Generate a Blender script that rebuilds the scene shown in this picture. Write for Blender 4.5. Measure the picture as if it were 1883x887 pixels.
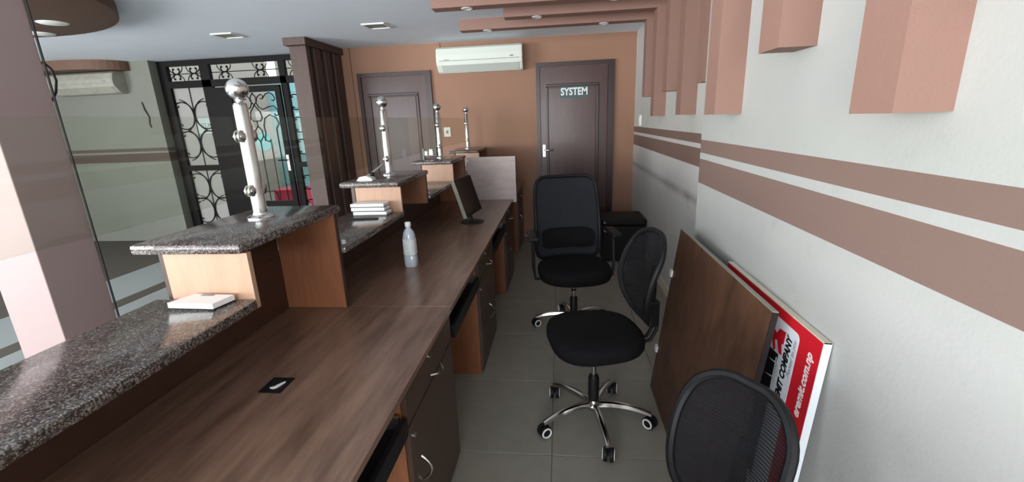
import bpy, bmesh, math, random
from mathutils import Vector, Matrix
random.seed(7)
PI = math.pi
for o in list(bpy.data.objects):
    bpy.data.objects.remove(o, do_unlink=True)
S = bpy.context.scene
COL = S.collection

# ------------------------------------------------------------------ camera
EYE = 1.55
YAW, PITCH, ROLL, FPX = -0.112557, -0.265873, -0.0393417, 817.29
def cam_matrix():
    cy, sy, cp, sp, cr, sr = (math.cos(YAW), math.sin(YAW), math.cos(PITCH), math.sin(PITCH), math.cos(ROLL), math.sin(ROLL))
    f = Vector((sy*cp, cy*cp, sp)); r = Vector((cy, -sy, 0)); u = r.cross(f)
    r2 = cr*r + sr*u; u2 = -sr*r + cr*u
    return Matrix(((r2.x, u2.x, -f.x, 0), (r2.y, u2.y, -f.y, 0), (r2.z, u2.z, -f.z, EYE), (0, 0, 0, 1)))
cd = bpy.data.cameras.new('camera'); cam = bpy.data.objects.new('camera', cd); COL.objects.link(cam)
cd.sensor_fit = 'HORIZONTAL'; cd.sensor_width = 36.0; cd.lens = FPX/1883*36.0
cd.clip_start = 0.02; cd.clip_end = 100
cam.matrix_world = cam_matrix(); S.camera = cam

# ------------------------------------------------------------------ world, daylight, exposure
W = bpy.data.worlds.new('World'); S.world = W; W.use_nodes = True
bg = W.node_tree.nodes['Background']; bg.inputs[0].default_value = (0.80, 0.90, 1.0, 1); bg.inputs[1].default_value = 1.5
def area(name, loc, rot, sx, sy, power, col):
    l = bpy.data.lights.new(name, 'AREA'); l.shape = 'RECTANGLE'; l.size = sx; l.size_y = sy
    l.energy = power; l.color = col
    o = bpy.data.objects.new(name, l); COL.objects.link(o); o.location = loc; o.rotation_euler = rot
    return o
# daylight through the glazed shop front behind the camera
area('shopfront_daylight', (-3.6, -3.55, 1.40), (PI/2+.6, 0, 0), 8.0, 2.1, 430, (1.0, 0.99, 0.98))
area('side_window_daylight', (-8.1, -0.6, 1.45), (PI/2+.85, 0, -PI/2), 4.6, 1.9, 580, (0.96, 0.985, 1.0))
S.view_settings.view_transform = 'Standard'; S.view_settings.look = 'None'
S.view_settings.exposure = 0.5; S.view_settings.gamma = 1.0
S.view_settings.use_curve_mapping = False

# ------------------------------------------------------------------ materials
def lin(c):
    return tuple(((v/255)/12.92 if v/255 <= 0.04045 else ((v/255+0.055)/1.055)**2.4) for v in c)
MATS = {}
def mat(name, col, rough=0.6, metal=0.0, spec=0.5, noise=0.0, nscale=8.0, stretch=(1, 1, 1), bump=0.0, bscale=60.0, col2=None, coat=0.0):
    m = bpy.data.materials.new(name); m.use_nodes = True; MATS[name] = m
    nt = m.node_tree; b = nt.nodes['Principled BSDF']
    b.inputs['Base Color'].default_value = (*lin(col), 1); b.inputs['Roughness'].default_value = rough
    b.inputs['Metallic'].default_value = metal; b.inputs['Specular IOR Level'].default_value = spec
    b.inputs['Coat Weight'].default_value = coat; b.inputs['Coat Roughness'].default_value = 0.12
    if noise > 0 or bump > 0:
        tc = nt.nodes.new('ShaderNodeNewGeometry'); mp = nt.nodes.new('ShaderNodeMapping')
        mp.inputs['Scale'].default_value = stretch; nt.links.new(tc.outputs['Position'], mp.inputs['Vector'])
    if noise > 0:
        n = nt.nodes.new('ShaderNodeTexNoise'); n.inputs['Scale'].default_value = nscale; n.inputs['Detail'].default_value = 6
        n.inputs['Roughness'].default_value = 0.6
        nt.links.new(mp.outputs['Vector'], n.inputs['Vector'])
        r = nt.nodes.new('ShaderNodeValToRGB')
        c2 = lin(col2) if col2 else tuple(v*(1-noise) for v in lin(col))
        r.color_ramp.elements[0].position = 0.32; r.color_ramp.elements[0].color = (*c2, 1)
        r.color_ramp.elements[1].position = 0.68; r.color_ramp.elements[1].color = (*lin(col), 1)
        nt.links.new(n.outputs['Fac'], r.inputs['Fac']); nt.links.new(r.outputs['Color'], b.inputs['Base Color'])
    if bump > 0:
        n2 = nt.nodes.new('ShaderNodeTexNoise'); n2.inputs['Scale'].default_value = bscale; n2.inputs['Detail'].default_value = 4
        nt.links.new(mp.outputs['Vector'], n2.inputs['Vector'])
        bp = nt.nodes.new('ShaderNodeBump'); bp.inputs['Strength'].default_value = bump; bp.inputs['Distance'].default_value = 0.004
        nt.links.new(n2.outputs['Fac'], bp.inputs['Height']); nt.links.new(bp.outputs['Normal'], b.inputs['Normal'])
    return m
def wall_mat(name, base, stripe, zs, dirt, scuff=None):
    """painted wall: two painted bands at fixed heights, faint dirt marks"""
    m = mat(name, base, 0.75, noise=0.06, nscale=3.0, bump=0.12, bscale=90)
    nt = m.node_tree; b = nt.nodes['Principled BSDF']; src = b.inputs['Base Color'].links[0].from_socket
    geo = nt.nodes.new('ShaderNodeNewGeometry'); sx = nt.nodes.new('ShaderNodeSeparateXYZ'); nt.links.new(geo.outputs['Position'], sx.inputs[0])
    # dirt: smudges with noise edges
    dn = nt.nodes.new('ShaderNodeTexNoise'); dn.inputs['Scale'].default_value = 5.0; dn.inputs['Detail'].default_value = 8; dn.inputs['Roughness'].default_value = 0.75
    nt.links.new(geo.outputs['Position'], dn.inputs['Vector'])
    dr = nt.nodes.new('ShaderNodeValToRGB'); dr.color_ramp.elements[0].position = 0.56; dr.color_ramp.elements[0].color = (0, 0, 0, 1)
    dr.color_ramp.elements[1].position = 0.8; dr.color_ramp.elements[1].color = (dirt, dirt, dirt, 1)
    nt.links.new(dn.outputs['Fac'], dr.inputs['Fac'])
    mx0 = nt.nodes.new('ShaderNodeMix'); mx0.data_type = 'RGBA'; nt.links.new(dr.outputs['Color'], mx0.inputs['Factor'])
    nt.links.new(src, mx0.inputs['A']); mx0.inputs['B'].default_value = (*lin((120, 116, 110)), 1)
    top = mx0.outputs['Result']
    if scuff:
        ad0 = nt.nodes.new('ShaderNodeMath'); ad0.operation = 'SUBTRACT'; ad0.inputs[1].default_value = scuff; nt.links.new(sx.outputs['Z'], ad0.inputs[0])
        ab = nt.nodes.new('ShaderNodeMath'); ab.operation = 'ABSOLUTE'; nt.links.new(ad0.outputs[0], ab.inputs[0])
        mr = nt.nodes.new('ShaderNodeMapRange'); mr.inputs['From Min'].default_value = .005; mr.inputs['From Max'].default_value = .05; mr.inputs['To Min'].default_value = .9; mr.inputs['To Max'].default_value = 0
        nt.links.new(ab.outputs[0], mr.inputs['Value'])
        mm = nt.nodes.new('ShaderNodeMath'); mm.operation = 'MULTIPLY'; nt.links.new(mr.outputs[0], mm.inputs[0]); nt.links.new(dn.outputs['Fac'], mm.inputs[1])
        mx1 = nt.nodes.new('ShaderNodeMix'); mx1.data_type = 'RGBA'; nt.links.new(mm.outputs[0], mx1.inputs['Factor']); nt.links.new(top, mx1.inputs['A']); mx1.inputs['B'].default_value = (*lin((92, 86, 82)), 1)
        top = mx1.outputs['Result']
    fac = None
    for z0, z1 in zs:
        a = nt.nodes.new('ShaderNodeMath'); a.operation = 'GREATER_THAN'; a.inputs[1].default_value = z0; nt.links.new(sx.outputs['Z'], a.inputs[0])
        c = nt.nodes.new('ShaderNodeMath'); c.operation = 'LESS_THAN'; c.inputs[1].default_value = z1; nt.links.new(sx.outputs['Z'], c.inputs[0])
        mu = nt.nodes.new('ShaderNodeMath'); mu.operation = 'MULTIPLY'; nt.links.new(a.outputs[0], mu.inputs[0]); nt.links.new(c.outputs[0], mu.inputs[1])
        if fac is None: fac = mu.outputs[0]
        else:
            ad = nt.nodes.new('ShaderNodeMath'); ad.operation = 'ADD'; nt.links.new(fac, ad.inputs[0]); nt.links.new(mu.outputs[0], ad.inputs[1]); fac = ad.outputs[0]
    mx = nt.nodes.new('ShaderNodeMix'); mx.data_type = 'RGBA'; nt.links.new(fac, mx.inputs['Factor'])
    nt.links.new(top, mx.inputs['A']); mx.inputs['B'].default_value = (*lin(stripe), 1)
    nt.links.new(mx.outputs['Result'], b.inputs['Base Color'])
    return m
def granite(name):
    m = mat(name, (70, 66, 66), 0.16, spec=0.5)
    nt = m.node_tree; b = nt.nodes['Principled BSDF']; geo = nt.nodes.new('ShaderNodeNewGeometry')
    v = nt.nodes.new('ShaderNodeTexVoronoi'); v.inputs['Scale'].default_value = 300; nt.links.new(geo.outputs['Position'], v.inputs['Vector'])
    n = nt.nodes.new('ShaderNodeTexNoise'); n.inputs['Scale'].default_value = 60; n.inputs['Detail'].default_value = 8; n.inputs['Roughness'].default_value = .7
    nt.links.new(geo.outputs['Position'], n.inputs['Vector'])
    sp = nt.nodes.new('ShaderNodeSeparateColor'); nt.links.new(v.outputs['Color'], sp.inputs[0])
    ad = nt.nodes.new('ShaderNodeMath'); ad.operation = 'MULTIPLY_ADD'; ad.inputs[1].default_value = 0.5
    nt.links.new(sp.outputs[0], ad.inputs[0])
    mu = nt.nodes.new('ShaderNodeMath'); mu.operation = 'MULTIPLY'; mu.inputs[1].default_value = 0.6; nt.links.new(n.outputs['Fac'], mu.inputs[0])
    nt.links.new(mu.outputs[0], ad.inputs[2])
    r = nt.nodes.new('ShaderNodeValToRGB'); e = r.color_ramp.elements
    e[0].position = .25; e[0].color = (*lin((36, 31, 30)), 1); e[1].position = .88; e[1].color = (*lin((158, 148, 142)), 1)
    k = e.new(.55); k.color = (*lin((70, 61, 57)), 1)
    nt.links.new(ad.outputs[0], r.inputs['Fac']); nt.links.new(r.outputs['Color'], b.inputs['Base Color'])
    return m
def thin_glass(name, tint, refl=0.025, rough=0.0):
    m = bpy.data.materials.new(name); m.use_nodes = True; MATS[name] = m; nt = m.node_tree
    for n in list(nt.nodes): nt.nodes.remove(n)
    out = nt.nodes.new('ShaderNodeOutputMaterial'); t = nt.nodes.new('ShaderNodeBsdfTransparent'); t.inputs[0].default_value = (*tint, 1)
    g = nt.nodes.new('ShaderNodeBsdfGlossy'); g.inputs['Roughness'].default_value = rough; g.inputs[0].default_value = (1, 1, 1, 1)
    lw = nt.nodes.new('ShaderNodeLayerWeight'); lw.inputs['Blend'].default_value = 0.5
    pw = nt.nodes.new('ShaderNodeMath'); pw.operation = 'POWER'; pw.inputs[1].default_value = 5; nt.links.new(lw.outputs['Facing'], pw.inputs[0])
    ml = nt.nodes.new('ShaderNodeMath'); ml.operation = 'MULTIPLY_ADD'; ml.inputs[1].default_value = .5; ml.inputs[2].default_value = refl; nt.links.new(pw.outputs[0], ml.inputs[0])
    mx = nt.nodes.new('ShaderNodeMixShader'); nt.links.new(ml.outputs[0], mx.inputs[0]); nt.links.new(t.outputs[0], mx.inputs[1]); nt.links.new(g.outputs[0], mx.inputs[2])
    nt.links.new(mx.outputs[0], out.inputs[0]); return m
def see_through_mesh(name, col, fill=0.72):
    m = bpy.data.materials.new(name); m.use_nodes = True; MATS[name] = m; nt = m.node_tree; b = nt.nodes['Principled BSDF']; out = nt.nodes['Material Output']
    b.inputs['Base Color'].default_value = (*lin(col), 1); b.inputs['Roughness'].default_value = .8; b.inputs['Specular IOR Level'].default_value = .15
    t = nt.nodes.new('ShaderNodeBsdfTransparent'); mx = nt.nodes.new('ShaderNodeMixShader')
    geo = nt.nodes.new('ShaderNodeTexCoord'); w = nt.nodes.new('ShaderNodeTexWave'); w.bands_direction = 'Z'; w.inputs['Scale'].default_value = 38
    nt.links.new(geo.outputs['Object'], w.inputs['Vector'])
    mr = nt.nodes.new('ShaderNodeMapRange'); mr.inputs['To Min'].default_value = fill-.17; mr.inputs['To Max'].default_value = min(1, fill+.2)
    nt.links.new(w.outputs['Fac'], mr.inputs['Value']); nt.links.new(mr.outputs[0], mx.inputs[0])
    nt.links.new(t.outputs[0], mx.inputs[1]); nt.links.new(b.outputs[0], mx.inputs[2]); nt.links.new(mx.outputs[0], out.inputs[0]); return m
STR = [(1.351, 1.416), (1.197, 1.320)]
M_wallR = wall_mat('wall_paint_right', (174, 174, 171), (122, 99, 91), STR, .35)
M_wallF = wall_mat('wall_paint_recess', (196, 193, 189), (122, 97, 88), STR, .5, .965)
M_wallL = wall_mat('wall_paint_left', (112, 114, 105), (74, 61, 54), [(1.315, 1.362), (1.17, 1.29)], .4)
M_back = mat('back_wall_paint', (156, 117, 95), .7, noise=.08, nscale=2.5, bump=.1)
M_beam = mat('beam_paint', (146, 112, 100), .65, noise=.05, nscale=4, bump=.12, bscale=120)
M_ceil = mat('ceiling_paint', (232, 239, 247), .85, noise=.04, nscale=2)
M_disc = mat('ceiling_disc_paint', (98, 72, 57), .7, noise=.1, nscale=3)
M_floor = mat('grey_floor_tile', (146, 142, 132), .5, noise=.12, nscale=9, bump=.05)
M_grout = mat('tile_joint', (112, 108, 100), .8)
M_lobby = mat('lobby_floor', (150, 155, 153), .3, noise=.08, nscale=2)
M_lobbyd = mat('lobby_dark_floor', (78, 71, 62), .65, noise=.15, nscale=3)
M_col = mat('column_paint', (154, 134, 132), .6, noise=.05, nscale=2.5, bump=.08)
M_desk = mat('desk_laminate', (140, 110, 93), .30, col2=(98, 73, 60), noise=.3, nscale=5, stretch=(5, .6, 5), coat=.15)
M_dark = mat('dark_laminate', (72, 46, 34), .4, noise=.3, nscale=6, stretch=(5, 1, 1))
M_front = mat('cabinet_laminate', (78, 57, 45), .38, noise=.25, nscale=8, stretch=(4, 1, 4))
M_orange = mat('teak_laminate', (146, 92, 62), .45, noise=.22, nscale=9, stretch=(6, 1, .8))
M_beech = mat('beech_laminate', (184, 146, 120), .45, noise=.14, nscale=8, stretch=(6, 1, .6))
M_part = mat('grey_wood_laminate', (188, 172, 168), .35, noise=.18, nscale=6, stretch=(1, 1, 6))
M_gran = granite('dark_granite')
M_chrome = mat('polished_steel', (215, 213, 210), .16, metal=1)
M_chrome2 = mat('brushed_steel', (190, 188, 184), .28, metal=1)
M_white = mat('white_plastic', (232, 232, 230), .4)
M_acw = mat('air_conditioner_plastic', (226, 232, 222), .3)
M_acd = mat('dusty_plastic', (150, 150, 138), .6, noise=.2, nscale=12)
M_black = mat('black_plastic', (22, 22, 24), .5, spec=.25)
M_fab = mat('black_fabric', (20, 20, 22), .9, spec=.15, noise=.25, nscale=60, bump=.4, bscale=500)
M_fab2 = mat('charcoal_fabric', (40, 43, 48), .85, spec=.2, noise=.15, nscale=40, bump=.4, bscale=500)
M_iron0 = mat('white_window_frame', (225, 225, 222), .5)
M_iron = mat('black_iron', (12, 10, 10), .6, spec=.15)
M_door = mat('dark_door_veneer', (78, 50, 48), .34, noise=.25, nscale=6, stretch=(5, 5, .6), coat=.08)
M_doorf = mat('dark_door_frame', (54, 36, 37), .35, noise=.2, nscale=6, stretch=(5, 5, .6))
M_div = mat('screen_wood', (80, 60, 53), .6, noise=.22, nscale=6, stretch=(6, 6, .7))
M_board = mat('loose_board_wood', (104, 72, 54), .5, noise=.5, nscale=5, stretch=(3, 3, 1.2))
M_red = mat('sign_red', (205, 30, 44), .35)
M_signw = mat('sign_white', (222, 228, 234), .35)
M_print = mat('print_black', (22, 20, 22), .5)
M_grey = mat('print_grey', (120, 120, 122), .5)
M_edge = mat('cream_edge', (214, 206, 186), .5)
M_screen = mat('monitor_screen', (14, 14, 16), .15)
M_teal = mat('sign_teal', (58, 92, 96), .5)
M_rubber = mat('cable_black', (18, 18, 18), .6)
M_glass = thin_glass('tinted_glass', (.925, .94, .905))
M_clear = thin_glass('clear_glass', (.95, .97, .96), .006)
M_mesh = see_through_mesh('chair_mesh', (22, 22, 25), .93)
M_out1 = mat('plaster_outside', (186, 174, 160), .8)
M_out2 = mat('turquoise_shutter', (164, 212, 212), .6)
M_out3 = mat('red_plastic', (232, 70, 92), .4)
M_out4 = mat('turquoise_disc', (120, 226, 220), .5)
M_frost = None
def frosted(name, col):
    m = bpy.data.materials.new(name); m.use_nodes = True; nt = m.node_tree
    for n in list(nt.nodes): nt.nodes.remove(n)
    out = nt.nodes.new('ShaderNodeOutputMaterial'); t = nt.nodes.new('ShaderNodeBsdfTranslucent'); t.inputs[0].default_value = (*lin(col), 1)
    d = nt.nodes.new('ShaderNodeBsdfDiffuse'); d.inputs[0].default_value = (*lin(col), 1)
    mx = nt.nodes.new('ShaderNodeMixShader'); mx.inputs[0].default_value = .45; nt.links.new(t.outputs[0], mx.inputs[1]); nt.links.new(d.outputs[0], mx.inputs[2])
    nt.links.new(mx.outputs[0], out.inputs[0]); return m
M_frost = frosted('frosted_film', (196, 194, 190)); M_paper = frosted('paper_on_glass', (226, 236, 234))
M_bottle = mat('water_bottle_plastic', (214, 226, 236), .12, spec=.6, coat=.5); M_bottle.node_tree.nodes['Principled BSDF'].inputs['Transmission Weight'].default_value = .35; M_label = mat('bottle_label', (222, 230, 232), .35, noise=.25, nscale=60)

# ------------------------------------------------------------------ mesh builder
class MB:
    def __init__(s): s.v = []; s.f = []
    def add(s, vs, fs):
        n = len(s.v); s.v += [tuple(v) for v in vs]; s.f += [tuple(i+n for i in f) for f in fs]; return s
    def box(s, x0, x1, y0, y1, z0, z1, bev=0.0):
        if bev > 0:
            bm = bmesh.new(); bmesh.ops.create_cube(bm, size=1)
            for v in bm.verts: v.co = ((x0+x1)/2+v.co.x*(x1-x0), (y0+y1)/2+v.co.y*(y1-y0), (z0+z1)/2+v.co.z*(z1-z0))
            bmesh.ops.bevel(bm, geom=bm.edges[:], offset=bev, segments=2, affect='EDGES', profile=.5)
            bm.verts.index_update(); s.add([v.co[:] for v in bm.verts], [[v.index for v in f.verts] for f in bm.faces]); bm.free(); return s
        return s.add([(x0, y0, z0), (x1, y0, z0), (x1, y1, z0), (x0, y1, z0), (x0, y0, z1), (x1, y0, z1), (x1, y1, z1), (x0, y1, z1)],
                     [(0, 3, 2, 1), (4, 5, 6, 7), (0, 1, 5, 4), (1, 2, 6, 5), (2, 3, 7, 6), (3, 0, 4, 7)])
    def prism(s, pts, d0, d1, fn):
        """extrude a 2d outline; fn(a, b, d) -> 3d point"""
        n = len(pts); vs = [fn(a, b, d0) for a, b in pts]+[fn(a, b, d1) for a, b in pts]
        fs = [tuple(range(n))[::-1], tuple(range(n, 2*n))]+[(i, (i+1) % n, n+(i+1) % n, n+i) for i in range(n)]
        return s.add(vs, fs)
    def tube(s, path, r, seg=8, closed=False, cap=True):
        P = [Vector(p) for p in path]; n = len(P); rr = r if isinstance(r, (list, tuple)) else [r]*n
        vs = []; up = None
        for i in range(n):
            if closed: t = (P[(i+1) % n]-P[i-1]).normalized()
            else: t = (P[min(i+1, n-1)]-P[max(i-1, 0)]).normalized()
            if up is None:
                up = Vector((0, 0, 1)) if abs(t.z) < .9 else Vector((1, 0, 0))
            a = t.cross(up)
            if a.length < 1e-6: a = t.orthogonal()
            a.normalize(); b = a.cross(t).normalized(); up = b
            for k in range(seg):
                w = 2*PI*k/seg; vs.append(P[i]+(a*math.cos(w)+b*math.sin(w))*rr[i])
        fs = []
        for i in range(n if closed else n-1):
            j = (i+1) % n
            for k in range(seg): fs.append((i*seg+k, i*seg+(k+1) % seg, j*seg+(k+1) % seg, j*seg+k))
        if cap and not closed: fs += [tuple(range(seg))[::-1], tuple((n-1)*seg+k for k in range(seg))]
        return s.add(vs, fs)
    def lathe(s, prof, seg=24, c=(0, 0, 0), axis='Z'):
        vs = []; m = len(prof)
        for r, h in prof:
            for k in range(seg):
                w = 2*PI*k/seg; x, y = r*math.cos(w), r*math.sin(w)
                p = {'Z': (x, y, h), 'X': (h, x, y), 'Y': (y, h, x)}[axis]; vs.append((p[0]+c[0], p[1]+c[1], p[2]+c[2]))
        fs = []
        for i in range(m-1):
            for k in range(seg): fs.append((i*seg+k, i*seg+(k+1) % seg, (i+1)*seg+(k+1) % seg, (i+1)*seg+k))
        if prof[0][0] > 1e-6: fs.append(tuple(range(seg))[::-1])
        if prof[-1][0] > 1e-6: fs.append(tuple((m-1)*seg+k for k in range(seg)))
        return s.add(vs, fs)
    def xf(s, M, i0=0):
        s.v = s.v[:i0]+[tuple(M @ Vector(v)) for v in s.v[i0:]]; return s
    def build(s, name, m, parent=None, local=False, smooth=False, world_off=True):
        off = Vector((0, 0, 0))
        if parent is not None and not local:
            p = parent
            while p is not None: off += p.location; p = p.parent
        me = bpy.data.meshes.new(name)
        me.from_pydata([tuple(Vector(v)-off) for v in s.v], [], s.f); me.update()
        bm = bmesh.new(); bm.from_mesh(me)
        bmesh.ops.remove_doubles(bm, verts=bm.verts[:], dist=1e-6)
        bmesh.ops.recalc_face_normals(bm, faces=bm.faces[:]); bm.to_mesh(me); bm.free()
        me.materials.append(m)
        if smooth:
            for p in me.polygons: p.use_smooth = True
            me.set_sharp_from_angle(angle=math.radians(40))
        o = bpy.data.objects.new(name, me); COL.objects.link(o)
        if parent is not None: o.parent = parent
        return o
def tag(o, label, cat, group=None):
    o['label'] = label; o['category'] = cat
    if group: o['group'] = group
    return o
def thing(name, label, cat, loc=(0, 0, 0), rz=0.0, group=None):
    o = bpy.data.objects.new(name, None); COL.objects.link(o); o.location = loc; o.rotation_euler = (0, 0, rz); o.empty_display_size = .1
    return tag(o, label, cat, group)
def struct(name, mb, m, label=None, smooth=False):
    o = mb.build(name, m, smooth=smooth); o['kind'] = 'structure'
    if label: o['label'] = label
    return o
def B(*a, **k): return MB().box(*a, **k)
def text_mb(body, size, fn, depth=.0012, shear=0.0, offset=0.0, align='LEFT', mirror=False, xscale=1.0):
    """letters as real raised meshes; fn(u, v, w) -> world point"""
    c = bpy.data.curves.new('t', 'FONT'); c.body = body; c.size = size; c.shear = shear; c.offset = offset; c.align_x = align; c.extrude = depth/2; c.resolution_u = 3
    o = bpy.data.objects.new('t', c); COL.objects.link(o)
    dg = bpy.context.evaluated_depsgraph_get(); me = o.evaluated_get(dg).to_mesh()
    mb = MB(); mb.add([fn((-v.co.x if mirror else v.co.x)*xscale, v.co.y, v.co.z+depth/2) for v in me.vertices], [tuple(p.vertices) for p in me.polygons])
    o.evaluated_get(dg).to_mesh_clear(); bpy.data.objects.remove(o, do_unlink=True); bpy.data.curves.remove(c)
    return mb

# ------------------------------------------------------------------ setting dimensions
XN, XF, YB, YG, ZC = .725, .93, 5.87, 6.06, 2.51     # near right wall, recessed right wall, back wall, grille line, ceiling
YS = 2.43                                           # step in the right wall
YFRONT, XL = -3.65, -8.2
# right walls
struct('wall_right', B(XN, XN+.5, YFRONT, YS, 0, ZC), M_wallR)
struct('wall_right_recess', B(XF, XF+.2, YS, YG, 0, ZC), M_wallF)
struct('wall_back', B(-2.9, XF+.2, YB, YB+.19, 0, ZC), M_back)
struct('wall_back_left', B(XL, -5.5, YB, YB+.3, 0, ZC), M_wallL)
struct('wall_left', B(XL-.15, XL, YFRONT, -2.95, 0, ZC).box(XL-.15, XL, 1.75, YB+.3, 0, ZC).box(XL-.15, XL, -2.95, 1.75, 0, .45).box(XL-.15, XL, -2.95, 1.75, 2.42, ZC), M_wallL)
w2 = struct('window_2', B(XL-.1, XL-.04, -2.95, 1.75, .45, .51).box(XL-.1, XL-.04, -2.95, 1.75, 2.36, 2.42), M_iron0)
for i in range(4):
    B(XL-.1, XL-.04, -2.95+4.64*i/3, -2.89+4.64*i/3, .51, 2.36).build('mullion', M_iron0, w2)
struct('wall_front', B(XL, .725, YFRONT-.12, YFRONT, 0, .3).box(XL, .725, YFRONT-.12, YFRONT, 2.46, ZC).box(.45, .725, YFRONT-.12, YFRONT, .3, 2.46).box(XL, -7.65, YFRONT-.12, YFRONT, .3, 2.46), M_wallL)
w1 = struct('window_1', B(-7.65, .45, YFRONT-.08, YFRONT-.02, .3, .36).box(-7.65, .45, YFRONT-.08, YFRONT-.02, 2.40, 2.46), M_iron0)
for i in range(7):
    x = -7.65+8.04*i/6
    B(x, x+.06, YFRONT-.08, YFRONT-.02, .36, 2.40).build('mullion', M_iron0, w1)
struct('ceiling', B(XL-.15, XF+.2, YFRONT-.12, YG+.05, ZC, ZC+.12), M_ceil)
# floor: joint bed, individual tiles in the staff aisle, light lobby floor
fl = struct('floor', B(-1.25, XF+.2, YFRONT, YG, -.06, -.004), M_grout)
def tile_mesh(w, d):
    return B(-w/2, w/2, -d/2, d/2, -.012, 0, bev=.002)
T = .62
tm = None
ys = [1.78+T*k for k in range(-7, 8)]
xs = [-.67-.62, -.67, -.05, .57]
for yi in ys:
    for x0 in xs:
        xa, xb = max(x0, -1.25), min(x0+T, XF)
        ya, yb_ = max(yi, YFRONT), min(yi+T, YG-.19)
        if xb-xa < .03 or yb_-ya < .03: continue
        full = abs((xb-xa)-T) < 1e-6 and abs((yb_-ya)-T) < 1e-6
        if full and tm is not None:
            o = bpy.data.objects.new('tile', tm); COL.objects.link(o); o.parent = fl
        else:
            o = tile_mesh(xb-xa-.004, yb_-ya-.004).build('tile', M_floor, fl, local=True)
            if full: tm = o.data
        o.location = ((xa+xb)/2, (ya+yb_)/2, 0)
struct('floor_lobby', B(XL, -1.25, YFRONT, YG, -.06, 0), M_lobby)
struct('trim_1', B(-4.28, -4.11, YFRONT, YB, 0, .003), M_lobbyd)
struct('trim_2', B(XL, -5.0, YFRONT, YB, 0, .003), M_lobbyd)
struct('baseboard_right', B(XF-.012, XF, YS, YB, 0, .09), M_edge)

# vertical-and-overhead painted beams on the right wall
def lbeam(i, y, zb, xw, xleft):
    m = MB().box(xw-.105, xw, y, y+.13, zb, ZC)
    o = struct('trim_%d' % i, m, M_beam)
    if xleft is not None:
        c = B(xleft, xw-.105, y, y+.13, ZC-.1, ZC).build('ceiling_beam', M_beam, o)
        for fx in ((.15, .78) if xleft < -.7 else (.22,)):
            cx = xleft+fx*(xw-.105-xleft)
            d = MB().lathe([(.001, ZC-.1), (.03, ZC-.102), (.036, ZC-.106), (.046, ZC-.103), (.046, ZC-.098)], 16, (cx, y+.065, 0)).build('downlight', M_white, c, smooth=True)
    return o
k = 3
for y, zb, xl in [(4.655, 1.722, -.96), (4.195, 1.535, -.47), (3.735, 1.722, -.985), (3.276, 1.54, -.47), (2.815, 1.722, -.97)]:
    lbeam(k, y, zb, XF, xl); k += 1
for y, zb, xl in [(1.934, 1.54, -.47), (1.435, 1.72, -.97), (.935, 1.535, -.47), (.44, 1.72, -.97)]:
    lbeam(k, y, zb, XN, xl); k += 1

# round dropped ceiling panel over the lobby
dc = MB().lathe([(.001, ZC-.09), (1.50, ZC-.09), (1.52, ZC-.085), (1.52, ZC)], 64, (-4.44, 2.36, 0))
dco = struct('trim_%d' % k, dc, M_disc, smooth=True); k += 1
for (x, y) in [(-3.934, 3.422), (-4.427, 3.726)]:
    MB().lathe([(.001, ZC-.094), (.09, ZC-.096), (.10, ZC-.09)], 20, (x, y, 0)).build('downlight', M_white, dco, smooth=True)
pts = [(-8.1, YB), (-5.78, YB)]+[(-5.78-.55*(1-math.cos(t)), YB-.38*math.sin(t)) for t in [PI/2*j/10 for j in range(1, 11)]]+[(-8.1, YB-.38)]
sof = struct('trim_%d' % k, MB().prism(pts, ZC-.12, ZC, lambda a, b, d: (a, b, d)), M_disc); k += 1
sb = MB().box(-8.0, -6.9, YB-.55, YB-.38, ZC-.17, ZC).build('pink_box', M_back, sof); sb.name = 'soffit_box'
# column
struct('wall_column', B(-3.0, -2.70, 1.94, 2.235, 0, ZC, bev=.004), M_col)
tag(MB().tube([(-2.692, 2.240, 2.5), (-2.693, 2.240, 1.6), (-2.691, 2.240, .9), (-2.692, 2.240, .02)], .006, 6).build('cable', M_rubber), 'thin black cable running down the far edge of the pink column', 'cable')
tag(MB().tube([(-2.86, 2.242, 1.962), (-2.80, 2.28, 1.955), (-2.762, 2.30, 1.94), (-2.730, 2.30, 1.908), (-2.722, 2.30, 1.85), (-2.745, 2.30, 1.79), (-2.783, 2.29, 1.738), (-2.84, 2.245, 1.69)], .006, 6).build('cable', M_rubber, smooth=True), 'loose black cable looping out behind the pink column near the lobby soffit', 'cable')
tag(MB().tube([(-5.72, YB-.006, 1.98), (-5.70, YB-.012, 1.88), (-5.66, YB-.008, 1.78), (-5.68, YB-.006, 1.68), (-5.66, YB-.01, 1.64)], .008, 6).build('cable', M_rubber), 'short frayed wire end hanging on the striped lobby wall', 'cable')
# recessed ceiling light squares
for n, (x, y) in enumerate([(-1.80, 4.68), (-3.40, 4.68)]):
    t = thing('ceiling_light', ['square recessed ceiling light nearer to the air conditioner, switched off', 'square recessed ceiling light in front of the iron grille, switched off'][n], 'ceiling light', (x, y, ZC), group='square ceiling lights')
    s_ = .115
    fr = MB().box(x-s_, x+s_, y-s_, y-s_+.014, ZC-.012, ZC).box(x-s_, x+s_, y+s_-.014, y+s_, ZC-.012, ZC).box(x-s_, x-s_+.014, y-s_+.014, y+s_-.014, ZC-.012, ZC).box(x+s_-.014, x+s_, y-s_+.014, y+s_-.014, ZC-.012, ZC)
    fr.build('frame', M_white, t); B(x-s_+.014, x+s_-.014, y-s_+.014, y+s_-.014, ZC-.004, ZC-.001).build('diffuser', M_acd, t)

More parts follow.
